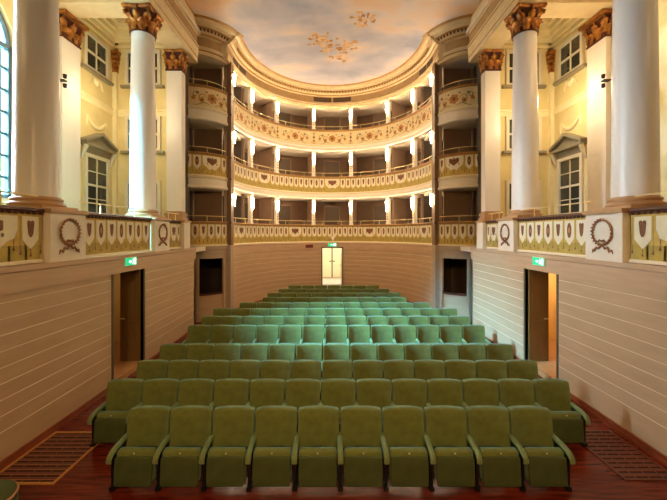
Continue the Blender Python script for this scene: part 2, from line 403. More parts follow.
for s in (-1, 1):
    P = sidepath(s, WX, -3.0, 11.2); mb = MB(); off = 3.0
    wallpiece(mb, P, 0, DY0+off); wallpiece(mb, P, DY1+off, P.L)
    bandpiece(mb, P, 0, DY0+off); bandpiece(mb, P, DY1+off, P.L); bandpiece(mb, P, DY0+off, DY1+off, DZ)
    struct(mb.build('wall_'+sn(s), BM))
    b = MB()
    for a, e in ((-3, DY0), (DY1, 11.2)): b.box(s*WX, s*(WX-.03), a, e, 0, .11); b.box(s*WX, s*(WX-.04), a, e, 0, .05)
    struct(b.build('baseboard_'+sn(s), M['basewood']))
    # doorway: reveals, open leaf, raised oak floor, corridor
    t = sroot('door_%d' % (1 if s < 0 else 2), (s*WX, 7.6, 0))
    f = MB(); X0, X1 = s*(WX-.015), s*(WX+.52)
    f.box(X0, s*(WX+.1), DY0-.05, DY0, 0, DZ+.06); f.box(X0, s*(WX+.1), DY1, DY1+.05, 0, DZ+.06); f.box(X0, s*(WX+.1), DY0-.05, DY1+.05, DZ, DZ+.06)
    f.build('frame', M['greendoor'], t)
    f = MB(); f.box(s*(WX+.151), X1, DY1-.0, DY1+.1, .16, DZ); f.box(s*(WX+.151), X1, DY0-.1, DY0, .16, DZ); f.box(s*(WX+.151), X1, DY0, DY1, DZ, DZ+.1)
    f.build('reveal', M['doorwood'], t)
    lf = MB(); lf.box(s*(WX+.06), s*(WX+.5), DY1-.06, DY1-.005, .17, DZ-.02)
    for z0, z1 in ((.35, 1.1), (1.25, 2.2)):
        lf.box(s*(WX+.12), s*(WX+.44), DY1-.07, DY1-.06, z0, z1)
    leaf = lf.build('leaf', M['doorwood'], t)
    MB().tube([(s*(WX+.45), DY1-.07, 1.15), (s*(WX+.45), DY1-.12, 1.15), (s*(WX+.36), DY1-.12, 1.15)], .011).build('handle', M['brass'], leaf)
    struct(MB().box(s*(WX-.0), s*6.6, DY0-.0, DY1, 0.0, .16).box(s*(WX+.52), s*6.6, DY0-1.0, DY0, 0, .16).box(s*(WX+.52), s*6.6, DY1, 9.6, 0, .16).build('floor_corridor_'+sn(s), M['stepwood']))
    c = MB(); c.box(s*6.6, s*6.7, 6.0, 9.7, .0, 2.5); c.box(s*(WX+.52), s*6.6, 6.0, 6.1, 0, 2.5); c.box(s*(WX+.52), s*6.6, 9.6, 9.7, 0, 2.5)
    c.box(s*(WX+.52), s*(WX+.58), 6.1, DY0-.1, .16, 2.5); c.box(s*(WX+.52), s*(WX+.58), DY1+.1, 9.6, .16, 2.5)
    struct(c.build('wall_corridor_'+sn(s), M['corr']))
    hr = tag(MB().tube([(s*6.52, 6.4, 1.05), (s*6.52, 9.4, 1.05)], .022, 8).build('handrail', M['doorwood']), 'dark handrail on the yellow corridor wall beyond the %s doorway' % sn(s), 'handrail')
    for y in (6.6, 7.9, 9.2): MB().tube([(s*6.6, y, .98), (s*6.53, y, .99), (s*6.52, y, 1.04)], .01).build('bracket', M['brass'], hr)
    # gallery: floor, outer wall, rear wall, ceiling
    struct(MB().box(s*(WX+.15), s*GX, -3, 11.4, 2.5, 2.64).build('floor_gallery_'+sn(s), M['stepwood']))
    struct(MB().box(s*4.55, s*(GX+.2), -3, 12.0, 9.9, 10.05).build('ceiling_gallery_'+sn(s), M['ceilwhite']))
    w = MB()
    if s > 0:
        w.box(s*GX, s*(GX+.2), -3, 11.5, 0, 9.95)
    else:
        wc, wr, wsp, wb = 6.7, 1.1, 7.2, 3.85
        w.box(-GX-.3, -GX, -3, wc-wr, 0, 9.95); w.box(-GX-.3, -GX, wc+wr, 11.5, 0, 9.95); w.box(-GX-.3, -GX, wc-wr, wc+wr, 0, wb); w.box(-GX-.3, -GX, wc-wr, wc+wr, wsp+wr, 9.95)
        N = 16
        for i in range(N):
            a0, a1 = pi*i/N, pi*(i+1)/N
            ya, yb = wc+wr*cos(a0), wc+wr*cos(a1); za, zb = wsp+wr*sin(a0), wsp+wr*sin(a1)
            w.hexa([(-GX-.3, yb, zb), (-GX, yb, zb), (-GX, ya, za), (-GX-.3, ya, za), (-GX-.3, yb, wsp+wr), (-GX, yb, wsp+wr), (-GX, ya, wsp+wr), (-GX-.3, ya, wsp+wr)])
    struct(w.build('wall_gallery_'+sn(s), M['yellow']))
    struct(MB().box(s*4.9, s*GX, 11.4, 11.6, 2.64, 9.95).build('wall_gallery_end_'+sn(s), M['yellow']))
    # pale string bands and cornice on gallery walls
    tr = MB()
    for z0, z1, d in ((6.9, 7.06, .025), (7.06, 7.12, .05), (2.64, 2.85, .03)):
        tr.box(s*GX, s*(GX-d), 8.0, 11.4, z0, z1); tr.box(s*5.05, s*(GX-d), 11.4, 11.4-d, z0, z1)
    for z0, z1, d in ((9.12, 9.2, .04), (9.3, 9.45, .06), (9.45, 9.6, .14), (9.6, 9.75, .22), (9.75, 9.9, .34)):
        tr.box(s*GX, s*(GX-d), 9.3, 11.4, z0, z1); tr.box(s*5.05, s*(GX-d), 11.4, 11.4-d, z0, z1); tr.box(s*4.95, s*(4.95+d), 9.3, 11.4, z0, z1); tr.box(s*5, s*GX, 9.3, 9.3+d, z0, z1)
    struct(tr.build('trim_%d' % (1 if s < 0 else 2), M['pale']))
    # transverse beams between columns and outer pilasters
    tb = MB()
    for yc in (2.6, 5.8, 9.0): tb.box(s*4.95, s*GX, yc-.32, yc+.32, 8.83, 9.9); tb.box(s*4.95, s*GX, yc-.36, yc+.36, 9.5, 9.62)
    struct(tb.build('trim_%d' % (3 if s < 0 else 4), M['cornice']))
    # painted mural panel on the nearer outer wall
    if s > 0:
        struct(MB().box(GX-.012, GX, 3.0, 8.6, 2.9, 8.9).build('wall_mural_right', M['fresco']))
# stage side wall behind the camera and stage ends
struct(MB().box(-GX-.3, GX+.3, -3.2, -3.0, 0, 10.6).build('wall_stage', M['stage']))

# horseshoe lower wall with entrance
dw = .55; sa, sb = s_of_x(-dw), s_of_x(dw)
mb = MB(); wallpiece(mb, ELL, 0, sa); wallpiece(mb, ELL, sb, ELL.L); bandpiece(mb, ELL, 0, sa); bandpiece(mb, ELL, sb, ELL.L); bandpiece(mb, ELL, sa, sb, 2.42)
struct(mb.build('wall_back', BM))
b = MB(); sweep(b, ELL, 0, sa, [(0, 0), (.03, 0), (.03, .1), (0, .11)]); sweep(b, ELL, sb, ELL.L, [(0, 0), (.03, 0), (.03, .1), (0, .11)])
struct(b.build('baseboard_back', M['basewood']))
DB = EY+EB*sin(math.acos(dw/EA))
t = sroot('door_3', (0, DB, 0))
MB().box(-dw, -dw+.05, DB-.03, DB+.12, 0, 2.42).box(dw-.05, dw, DB-.03, DB+.12, 0, 2.42).box(-dw, dw, DB-.03, DB+.12, 2.36, 2.42).build('frame', M['greendoor'], t)
lf = MB().box(dw-.1, dw-.055, DB+.15, DB+.7, .5, 2.35).build('leaf', M['dooriv'], t)
MB().tube([(dw-.1, DB+.6, 1.45), (dw-.15, DB+.6, 1.45), (dw-.15, DB+.5, 1.45)], .014).build('handle', M['black'], lf)
VD = DB+2.6
for sg in (-1, 1):
    l = MB().box(sg*.03, sg*.62, VD, VD+.05, .55, 2.55)
    for z0, z1 in ((.7, 1.35), (1.5, 2.4)): l.box(sg*.12, sg*.52, VD-.012, VD, z0, z1)
    l = l.build('inner_leaf', M['dooriv'], t)
    MB().tube([(sg*.07, VD, 1.5), (sg*.07, VD-.07, 1.5), (sg*.16, VD-.07, 1.5)], .03).build('handle', M['black'], l)
struct(MB().box(-.03, .03, VD+.01, VD+.055, .55, 2.55).build('trim_12', M['black']))
struct(MB().box(-.9, .9, DB+.16, VD+.3, 0, .5).build('floor_vestibule', M['pink']))
struct(MB().box(-.9, -.62, VD-.05, VD+.2, .5, 2.9).box(.62, .9, VD-.05, VD+.2, .5, 2.9).box(-1, -.75, DB+.2, VD+.2, .5, 2.6).box(.75, 1, DB+.2, VD+.2, .5, 2.6).box(-.9, .9, VD+.06, VD+.2, .5, 2.6).build('wall_vestibule', M['dooriv']))
struct(MB().box(-1, 1, DB+.16, VD+.2, 2.55, 2.62).build('ceiling_vestibule', M['ceilwhite']))

# ------------------------------------------------------------------ side boxes (beside the horseshoe)
Z1 = (2.65, 3.47); Z2 = (5.12, 5.90); Z3 = (7.52, 8.26)
TIER = {1: Z1, 2: Z2, 3: Z3}; TN = {1: 'first', 2: 'second', 3: 'top'}
OPEN_TOP = {1: 4.82, 2: 7.22, 3: 9.44}
OA, OB = .32, .885
for s in (-1, 1):
    P = boxpath(s); L = P.L
    # ground level front with opening
    g = MB()
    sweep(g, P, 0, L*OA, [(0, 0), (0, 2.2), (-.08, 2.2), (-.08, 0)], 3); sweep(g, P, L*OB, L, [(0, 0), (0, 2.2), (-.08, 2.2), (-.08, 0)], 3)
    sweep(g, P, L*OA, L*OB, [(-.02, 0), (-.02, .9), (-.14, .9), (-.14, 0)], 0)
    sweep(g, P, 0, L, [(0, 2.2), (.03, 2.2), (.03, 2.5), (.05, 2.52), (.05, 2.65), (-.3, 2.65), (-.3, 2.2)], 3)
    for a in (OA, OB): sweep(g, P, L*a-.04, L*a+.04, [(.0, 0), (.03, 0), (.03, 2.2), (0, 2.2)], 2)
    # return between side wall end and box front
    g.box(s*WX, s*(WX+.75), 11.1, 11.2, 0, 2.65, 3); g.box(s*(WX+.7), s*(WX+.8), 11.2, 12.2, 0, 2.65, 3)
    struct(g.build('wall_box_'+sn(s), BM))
    sweep(MB(), P, L*OA, L*OB, [(.02, .901), (.02, .95), (-.18, .95), (-.18, .901)]).build('trim_%d' % (13 if s < 0 else 14), M['caprail'])['kind'] = 'structure'
    # box rooms
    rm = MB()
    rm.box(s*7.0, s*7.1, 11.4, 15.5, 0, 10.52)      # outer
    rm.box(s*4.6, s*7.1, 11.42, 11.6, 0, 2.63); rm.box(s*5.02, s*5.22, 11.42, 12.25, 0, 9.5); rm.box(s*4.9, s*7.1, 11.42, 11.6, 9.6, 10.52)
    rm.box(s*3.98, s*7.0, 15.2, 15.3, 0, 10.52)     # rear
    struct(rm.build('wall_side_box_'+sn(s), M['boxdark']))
    fl = MB()
    poly = [P.at(L*i/8, -.02) for i in range(9)]+[(s*3.98, 15.2), (s*7.0, 15.2), (s*7.0, 11.6), (s*5.2, 11.6)]
    for z0, z1 in ((2.5, 2.64), (4.72, 5.1), (7.12, 7.5), (9.5, 9.6)): fl.prism(poly, z0, z1)
    fl.box(s*4.44, s*5.2, 11.1, 12.2, 2.5, 2.64)
    struct(fl.build('floor_side_box_'+sn(s), M['ceilwhite']))
    for ti in (1, 2, 3):
        z0, z1 = TIER[ti]
        if ti == 1: f = lambda p, P=P, L=L, z0=z0, z1=z1: paint_pennants(p, .04, L-.04, z0, z1, .29)
        elif ti == 2: f = lambda p, P=P, L=L, z0=z0, z1=z1: paint_pennants(p, .04, L-.04, z0, z1, .3, [L*.6], gw=.72)
        else: f = lambda p, P=P, L=L, z0=z0, z1=z1: paint_florals(p, [L*.6], 0, L, z0, z1)
        parapet('box_parapet', '%s parapet of the %s tier box beside the horseshoe on the %s' % ({1: 'pennant painted', 2: 'eagle and pennant painted', 3: 'flower painted'}[ti], TN[ti], sn(s)),
                P, 0, L, z0, z1, f, fascia=0 if ti == 1 else .42, posts=[L*.12, L*.5, L*.88], bg='cream2' if ti == 3 else 'ochre', group='parapets of the side boxes')
    # corner pier between side box and horseshoe, shade painted into its brown shaft
    pr = thing('corner_pier', 'shade darkened brown full height pier between side box and horseshoe on the %s' % sn(s), 'pier', (s*3.9, 13.2, 0), kind='thing')
    MB().box(s*3.8, s*3.96, 13.06, 13.42, 2.66, 9.5).build('shaft', M['pier'], pr)
    MB().box(s*3.96, s*4.09, 13.12, 13.42, 2.66, 9.4).build('inner_jamb', M['greypier'], pr)
    MB().box(s*3.8, s*4.12, 13.0, 13.39, 0, 2.655).build('foot', M['greypier'], pr)
    for z in (3.5, 5.12, 5.92, 7.52, 8.28): MB().box(s*3.78, s*3.97, 13.04, 13.06, z-.03, z+.03).build('band_trim', M['caprail'], pr)

# ------------------------------------------------------------------ horseshoe tiers
OUT = [Path([ell(EA+1.55, EB+1.55, pi-pi*i/NE) for i in range(NE+1)])][0]
ring_in = [ELL.at(s, -.02) for s in ELL.samples(0, ELL.L, .25)]
ring_out = [OUT.at(OUT.L*i/48, 0) for i in range(49)]
for k, (z0, z1) in enumerate(((2.5, 2.64), (4.83, 5.1), (7.23, 7.5), (9.46, 9.6))):
    mb = MB(); n = len(ring_in)
    ro = [OUT.at(OUT.L*i/(n-1), 0) for i in range(n)]
    vs = [(x, y, z0) for x, y in ring_in]+[(x, y, z0) for x, y in ro]+[(x, y, z1) for x, y in ring_in]+[(x, y, z1) for x, y in ro]
    fs = []
    for i in range(n-1):
        fs += [(i, i+1, n+i+1, n+i), (2*n+i, 3*n+i, 3*n+i+1, 2*n+i+1), (i, 2*n+i, 2*n+i+1, i+1), (n+i, n+i+1, 3*n+i+1, 3*n+i)]
    mb.add(vs, fs); struct(mb.build('floor_tier_%d' % (k+1) if k < 3 else 'ceiling_tier', M['ceilwhite']))
mb = MB(); sweep(mb, OUT, 0, OUT.L, [(0, 2.5), (0, 10.52), (-.1, 10.52), (-.1, 2.5)], step=.3)
for a, e in ((0, OUT.L/2-1.1), (OUT.L/2+1.1, OUT.L)): sweep(mb, OUT, a, e, [(0, 0), (0, 2.5), (-.1, 2.5), (-.1, 0)], step=.3); struct(mb.build('wall_boxes_back', M['boxwall']))
dn = 4
mbp = MB()
for s in POSTS:       # partitions between the boxes
    a = ELL.at(s, -.42); b = ELL.at(s, -1.5); tdir = Vector((-(b[1]-a[1]), b[0]-a[0])).normalized()*.03
    for z0, z1 in ((2.65, 4.83), (5.11, 7.23), (7.51, 9.46)):
        mbp.hexa([(a[0]-tdir.x, a[1]-tdir.y, z0), (a[0]+tdir.x, a[1]+tdir.y, z0), (b[0]+tdir.x, b[1]+tdir.y, z0), (b[0]-tdir.x, b[1]-tdir.y, z0)]+
                 [(a[0]-tdir.x, a[1]-tdir.y, z1), (a[0]+tdir.x, a[1]+tdir.y, z1), (b[0]+tdir.x, b[1]+tdir.y, z1), (b[0]-tdir.x, b[1]-tdir.y, z1)])
struct(mbp.build('wall_partition', M['boxwall']))
for ti in (1, 2, 3):
    z0 = TIER[ti][0]
    for i in range(7):
        sm = (POSTS[i]+POSTS[i+1])/2; q = ELL.at(sm, -1.47); nn = ELL.normal(sm)
        r = sroot('door_%d' % dn, (q[0], q[1], z0)); dn += 1; r.rotation_euler = (0, 0, atan2(nn.y, nn.x)+pi/2)
        MB().box(-.46, -.39, -.03, .03, 0, 1.96).box(.39, .46, -.03, .03, 0, 1.96).box(-.46, .46, -.03, .03, 1.9, 1.96).build('frame', M['boxwall'], r, True)
        lf = MB().box(-.39, .39, -.01, .03, 0, 1.9).box(-.3, .3, -.02, -.01, .2, .9).box(-.3, .3, -.02, -.01, 1.05, 1.75).build('leaf', M['boxdoor'], r, True)
        MB().lathe([(.0, -.03), (.025, -.02), (.025, .02), (0, .03)], (.32, -.05), 8).build('knob', M['brass'], lf, True).location = (0, 0, 1.0)
BMID = [(POSTS[i]+POSTS[i+1])/2 for i in range(7)]
def horse_paint(ti):
    z0, z1 = TIER[ti]
    def f(p):
        if ti == 1: paint_pennants(p, .3, ELL.L-.3, z0, z1, .27, [BMID[i] for i in (0, 2, 4, 6)], gw=.72)
        elif ti == 2: paint_pennants(p, .3, ELL.L-.3, z0, z1, .27, [BMID[i] for i in (1, 3, 5)], gw=.8)
        else:
            paint_florals(p, BMID, 0, ELL.L, z0, z1)
            for s in POSTS[1:-1]: paint_candelabra(p, s, z0, z1)
    return f
for ti in (1, 2, 3):
    z0, z1 = TIER[ti]; rp = []
    for i in range(7): rp += [POSTS[i]+(POSTS[i+1]-POSTS[i])*q for q in (.25, .75)]
    parapet('horseshoe_parapet', {1: 'lowest curved horseshoe parapet painted with pennants above the rear stalls wall', 2: 'middle curved horseshoe parapet painted with pennants and eagles on gold',
            3: 'topmost curved horseshoe parapet painted with orange flowers on cream'}[ti], ELL, .1, ELL.L-.1, z0, z1, horse_paint(ti), fascia=0 if ti == 1 else .29, posts=rp,
            bg='cream2' if ti == 3 else 'ochre', group='horseshoe parapets')

# box posts and sconces: local frame, -y faces the hall
def make_post(h):
    r = thing('box_post', 'x', 'post', kind='thing')
    MB().box(-.072, .072, -.02, .14, .06, h-.1).box(-.045, .045, -.032, -.02, .15, h-.2).build('shaft', M['white'], r, True)
    MB().box(-.09, .09, -.045, .16, 0, .06).build('base', M['white'], r, True)
    c = MB().box(-.085, .085, -.035, .15, h-.1, h-.06).box(-.1, .1, -.055, .17, h-.06, h-.001).build('capital', M['cornice'], r, True)
    o = MB()
    for z in (.22, .34, .46): o.box(-.03, .03, -.037, -.032, z, z+.07)
    o.build('ornament', M['rust'], r, True)
    return r
def make_sconce():
    r = thing('wall_sconce', 'x', 'wall lamp')
    MB().box(-.03, .03, -.045, -.033, -.2, .02).build('backplate', M['brass'], r, True)
    MB().tube([(0, -.045, -.15), (0, -.085, -.17), (0, -.1, -.12)], .01).build('arm', M['brass'], r, True)
    MB().lathe([(.004, -.24), (.014, -.19), (.024, -.04), (.032, .14), (.034, .22), (.022, .226)], (0, -.1), 10).build('lamp_shade', M['lamp'], r, True)
    return r
posts = {ti: make_post(OPEN_TOP[ti]-TIER[ti][1]-.062) for ti in (1, 2, 3)}; sc0 = make_sconce()
used = set(); first_sc = True
LAMPS = []
for ti in (1, 2, 3):
    zt = TIER[ti][1]+.062
    for i, s in enumerate(POSTS):
        q = ELL.at(s, -.03); nn = ELL.normal(s); rz = atan2(nn.y, nn.x)+pi/2
        p = posts[ti] if ti not in used else dup(posts[ti]); used.add(ti)
        p.location = (q[0], q[1], zt); p.rotation_euler = (0, 0, rz)
        p['label'] = 'ivory post, %s from the left, between the boxes of the %s tier' % (ORD[i], TN[ti] if ti != 2 else 'middle'); p['group'] = 'posts between the boxes'
        sc = sc0 if first_sc else dup(sc0); first_sc = False
        zl = OPEN_TOP[ti]-.42
        sc.location = (q[0], q[1], zl); sc.rotation_euler = (0, 0, rz)
        sc['label'] = 'lit torch sconce on the %s post from the left of the %s tier' % (ORD[i], TN[ti] if ti != 2 else 'middle'); sc['group'] = 'sconces on the box posts'
        l = ELL.at(s, .3); LAMPS.append((l[0], l[1], zl+.1))

# ------------------------------------------------------------------ entablature, ceiling
CZ = 10.38
HPROF = [(-.25, 9.44), (.02, 9.44), (.02, 9.56), (.06, 9.58), (.06, 9.64), (.0, 9.68), (.0, 9.98), (.08, 10.0), (.1, 10.06), (.16, 10.08), (.2, 10.16), (.27, 10.19), (.3, 10.27), (.4, 10.3), (.43, 10.36), (.48, CZ), (.5, CZ+.02), (-.25, CZ+.02)]
HM = [0, 0, 1, 0, 0, 2, 0, 1, 0, 0, 1, 0, 0, 0, 1, 1, 0, 0]
CM = [M['cornice'], M['cornice2'], M['frieze']]
ELX = Path([(-EA, 12.75)]+[tuple(q) for q in ELL.p]+[(EA, 12.75)])
mb = MB(); sweep(mb, ELX, 0, ELX.L, HPROF, HM); struct(mb.build('trim_5', CM))
d = MB()
for s in ELL.samples(0, ELL.L, .16):
    q = ELL.at(s, .23, 10.15); d.box(q[0]-.035, q[0]+.035, q[1]-.035, q[1]+.035, 10.1, 10.17)
struct(d.build('trim_6', M['cornice2']))
for k, sm in enumerate((s_of_x(0), .75, ELL.L-.75)):
    v = thing('vent_grille', ['dark split vent grille in the frieze above the centre box', 'dark slit vent grille in the frieze at the left end of the horseshoe', 'dark slit vent grille in the frieze at the right end of the horseshoe'][k], 'vent', ELL.at(sm, 0, 9.7), group='frieze vents')
    hw = .95 if k == 0 else .62
    for a, e in ((-hw, -.05), (.05, hw)): sweep(MB(), ELL, sm+a, sm+e, [(.002, 9.72), (.012, 9.72), (.012, 9.95), (.002, 9.95)]).build('grille', M['vent'], v)
    sweep(MB(), ELL, sm-hw-.03, sm+hw+.03, [(.002, 9.69), (.02, 9.69), (.02, 9.715), (.002, 9.715)]).build('frame', M['cornice'], v)
for s in (-1, 1):
    P = boxpath(s); PE = Path([tuple(q) for q in P.p]+[tuple(P.p[-1]+(P.p[-1]-P.p[-2]).normalized()*.16)], P.side)
    mb = MB(); sweep(mb, PE, 0, PE.L, [(o*1.25 if o > 0 else o, z-.06 if z < 9.6 else z) for o, z in HPROF], HM)
    # infill above the opening
    struct(mb.build('trim_%d' % (7 if s < 0 else 8), CM))
    d = MB()
    for q in P.samples(.1, P.L-.05, .11):
        a = P.at(q, .24); d.box(a[0]-.028, a[0]+.028, a[1]-.028, a[1]+.028, 10.1, 10.17)
    struct(d.build('trim_%d' % (15 if s < 0 else 16), M['caprail']))
    # straight entablature over the columns
    EX = 4.68; SP = sidepath(s, EX, -3.0, 11.75); mb = MB()
    prof = [(-.5, 8.82), (.13, 8.82), (.13, 8.98), (.145, 9.0), (.145, 9.16), (.16, 9.18), (.16, 9.3), (.18, 9.33), (.18, 9.38), (.12, 9.42), (.1, 9.72), (.13, 9.75), (.13, 9.8), (.09, 9.83), (.08, 9.95), (.1, 9.98), (.1, 10.08), (.06, 10.12), (.04, 10.36), (.06, CZ+.02), (-.5, CZ+.02)]
    sweep(mb, SP, 0, SP.L, prof, [0, 0, 1, 0, 0, 0, 1, 0, 0, 2, 1, 0, 1, 0, 0, 1, 0, 0, 1, 0, 0], smooth=False)
    struct(mb.build('trim_%d' % (9 if s < 0 else 10), CM))
# ceiling with painted sky and clustered figures
mb = MB(); Yf = -3.0; outline = []
lp = boxpath(-1)
outline += [(-4.9, Yf), (-4.9, 12.1)]+[lp.at(lp.L*i/8, .1) for i in range(9)]+[(-3.9, 13.4)]+[ELL.at(s, .2) for s in ELL.samples(.3, ELL.L-.3, .3)]
outline += [(3.9, 13.4)]+[(-x, y) for x, y in [lp.at(lp.L*i/8, .1) for i in range(9)]][::-1]+[(4.9, 12.1), (4.9, Yf)]
mb.prism(outline, CZ+.02, CZ+.12, 0)
# figures: groups of curved blots painted on the sky
rnd = random.Random(3)
def blot(cx, cy, rx, ry, m, z):
    n = 10; ph = rnd.random()*6
    mb.add([(cx+rx*cos(2*pi*i/n)*(1+.3*sin(3*2*pi*i/n+ph)), cy+ry*sin(2*pi*i/n)*(1+.3*cos(2*2*pi*i/n+ph)), z) for i in range(n)], [tuple(range(n))], m)
def ceil_pt(px, py):
    d_ = (CZ-3.1)*350/(233.4-py); return ((px-330.5)/350*d_-.08, d_)
for px, py, sx, sy, k in ((322, 42, 13, 8, 26), (345, 47, 14, 9, 26), (362, 22, 11, 8, 22), (338, 58, 10, 5, 12), (316, 36, 6, 5, 8), (331, 50, 10, 5, 10), (372, 18, 6, 4, 6)):
    for j in range(k):
        a, e = ceil_pt(px+rnd.gauss(0, sx*.45), py+rnd.gauss(0, sy*.45))
        blot(a, e, rnd.uniform(.04, .13), rnd.uniform(.04, .14), rnd.choice((1, 1, 2, 3, 3)), CZ+.017-.0006*rnd.random()*8)
struct(mb.build('ceiling', [M['sky'], M['fig1'], M['fig2'], M['fig3']]))

struct(MB().box(-7.5, 7.5, 11.3, 20.5, 10.52, 10.65).build('light_seal_roof', M['stage']))  # unseen slab added to stop sun leaking in above the boxes
# ------------------------------------------------------------------ columns, pilasters, pedestals
def capital(mb, r, h, square=False):
    """acanthus capital, base at z 0"""
    R = r*1.02
    if square:
        def ring(k): return [(x*k, y*k) for x, y in ((-1, -1), (1, -1), (1, 1), (-1, 1))]
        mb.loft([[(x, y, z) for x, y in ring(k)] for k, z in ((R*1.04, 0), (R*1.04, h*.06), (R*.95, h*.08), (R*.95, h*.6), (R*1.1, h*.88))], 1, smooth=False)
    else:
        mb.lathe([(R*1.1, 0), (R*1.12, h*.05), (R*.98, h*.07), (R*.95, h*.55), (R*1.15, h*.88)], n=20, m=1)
    def leaf(a, rad, z0, hh, w, out):
        ca, sa = cos(a), sin(a); rows = []
        for j in range(8):
            t = j/7
            o = rad+.02+out*(t**2.2)+(.0 if t < .8 else -out*.1); z = z0+hh*(sin(min(t, .9)/.9*pi/2))*(1 if t < .86 else .92)
            ww = w*(.75+.35*sin(pi*t*.9))*(1 if t < .85 else .6)*(1-.18*(j % 2))
            rows.append([(o-.018, -ww), (o+.02, -ww*.45), (o+.03, 0), (o+.02, ww*.45), (o-.018, ww)] if t < 1 else [(o, -ww*.5), (o, -ww*.2), (o, 0), (o, ww*.2), (o, ww*.5)])
            rows[-1] = [(ca*u-sa*v, sa*u+ca*v, z) for u, v in rows[-1]]
        for k in range(7):
            for i in range(4): mb.add([rows[k][i], rows[k][i+1], rows[k+1][i+1], rows[k+1][i]], [(0, 1, 2, 3)], 0, False)
    def rad(a):
        if not square: return R*.97
        return R*.96/max(abs(cos(a)), abs(sin(a)))
    n = 8
    for i in range(n): leaf(2*pi*i/n+pi/8, min(rad(2*pi*i/n+pi/8), R*1.2), h*.04, h*.42, R*.36, R*.5)
    for i in range(n): leaf(2*pi*i/n, min(rad(2*pi*i/n), R*1.28), h*.2, h*.5, R*.33, R*.62)
    for i in range(4):          # corner volutes
        a = pi/4+pi/2*i; ca, sa = cos(a), sin(a)
        pts = [(R*1.0, h*.45), (R*1.15, h*.65), (R*1.4, h*.84)]
        for j in range(9):
            t = j/8*1.5*2*pi; q = R*.2*(1-j/11); pts.append((R*1.5+q*sin(t), h*.72+q*cos(t)))
        mb.tube([(ca*u, sa*u, z) for u, z in pts], [R*.09]*3+[R*.085]*9, 6)
        b = pi/2*i; cb, sb = cos(b), sin(b)      # centre rosette and helix
        mb.tube([(cb*R*1.05, sb*R*1.05, h*.6), (cb*R*1.2, sb*R*1.2, h*.78), (cb*R*1.3, sb*R*1.3, h*.93)], [R*.1, R*.08, R*.15], 6)
def abacus(mb, r, h, z1):
    for k0, k1, za, zb in ((1.42, 1.5, z1-h*.12, z1-h*.06), (1.52, 1.52, z1-h*.06, z1)):
        def ring(k, z):
            out = []
            for i in range(4):
                c0 = Vector((cos(pi/4+pi/2*i), sin(pi/4+pi/2*i)))*r*k*1.32; c1 = Vector((cos(pi/4+pi/2*(i+1)), sin(pi/4+pi/2*(i+1))))*r*k*1.32
                mid = (c0+c1)/2; nn = mid.normalized()
                for j in range(6):
                    t = .06+.88*j/5; q = c0.lerp(c1, t)-nn*(r*.16*4*t*(1-t)); out.append((q.x, q.y, z))
            return out
        mb.loft([ring(k0, za), ring(k1, zb)], smooth=False)
ZC0, ZC1 = 8.17, 8.81
def make_column():
    r = thing('column', 'x', 'column', kind='thing')
    b = MB().box(-.4, .4, -.39, .39, 0, .05).lathe([(.37, .05), (.392, .065), (.392, .1), (.365, .115), (.34, .122), (.335, .14), (.35, .15), (.358, .17), (.345, .188), (.318, .193), (.315, .21)], n=32)
    b.build('base', M['slab'], r, True)
    H0, H1 = .21, ZC0-3.49; prof = []
    for i in range(13):
        t = i/12; prof.append((.312-.045*t**1.6, H0+(H1-H0)*t))
    prof += [(.285, H1), (.285, H1+.02)]
    MB().lathe(prof, n=36).build('shaft', M['marble'], r, True)
    c = MB(); capital(c, .27, ZC1-ZC0); cap = c.build('acanthus_leaf_capital', [M['gold'], M['bell']], r, True); cap.location = (0, 0, ZC0-3.49)
    a = MB(); abacus(a, .27, ZC1-ZC0, ZC1-ZC0); a.build('abacus', M['gold'], cap, True)
    return r
def make_pedestal():
    """local: front faces -y... built for face towards +x, width along y"""
    r = thing('column_pedestal', 'x', 'pedestal', kind='thing')
    MB().box(-.9, 0, -.39, .39, 0, .77).build('block', M['ped'], r, True)
    MB().box(-.92, .03, -.42, .42, .77, .80).box(-.93, .045, -.435, .435, .80, .84).build('cap_slab', M['slab'], r, True)
    w = MB(); R = .2
    for i in range(22):
        a = 2*pi*i/22; w.tube([(.008, R*cos(a), .47+R*.95*sin(a)), (.03, (R+.015)*cos(a+.2), .47+(R+.015)*sin(a+.2)), (.01, R*cos(a+.36), .47+R*.95*sin(a+.36))], [.014, .022, .01], 5)
    w.build('wreath_garland', M['wreath'], r, True)
    ro = MB()
    for q in (-1, 1): ro.tube([(.015, 0, .27)]+[(.02, q*(.03+.045*sin(pi*t)), .27+.08*t) for t in (.3, .6, .9)]+[(.015, 0, .32)], .014, 5)
    ro.build('bow', M['wreath'], r, True)
    rb = MB()
    for q in (-1, 1): rb.tube([(.01, 0, .26), (.02, q*.07, .2), (.012, q*.12, .22), (.02, q*.16, .15), (.012, q*.2, .18), (.008, q*.22, .12)], [.016, .02, .016, .018, .014, .006], 5)
    rb.build('ribbon', M['wreath'], r, True)
    return r
col0 = make_column(); ped0 = make_pedestal(); firstc = True
CPOS = {0: (5.8, 'nearer'), 1: (9.02, 'farther')}
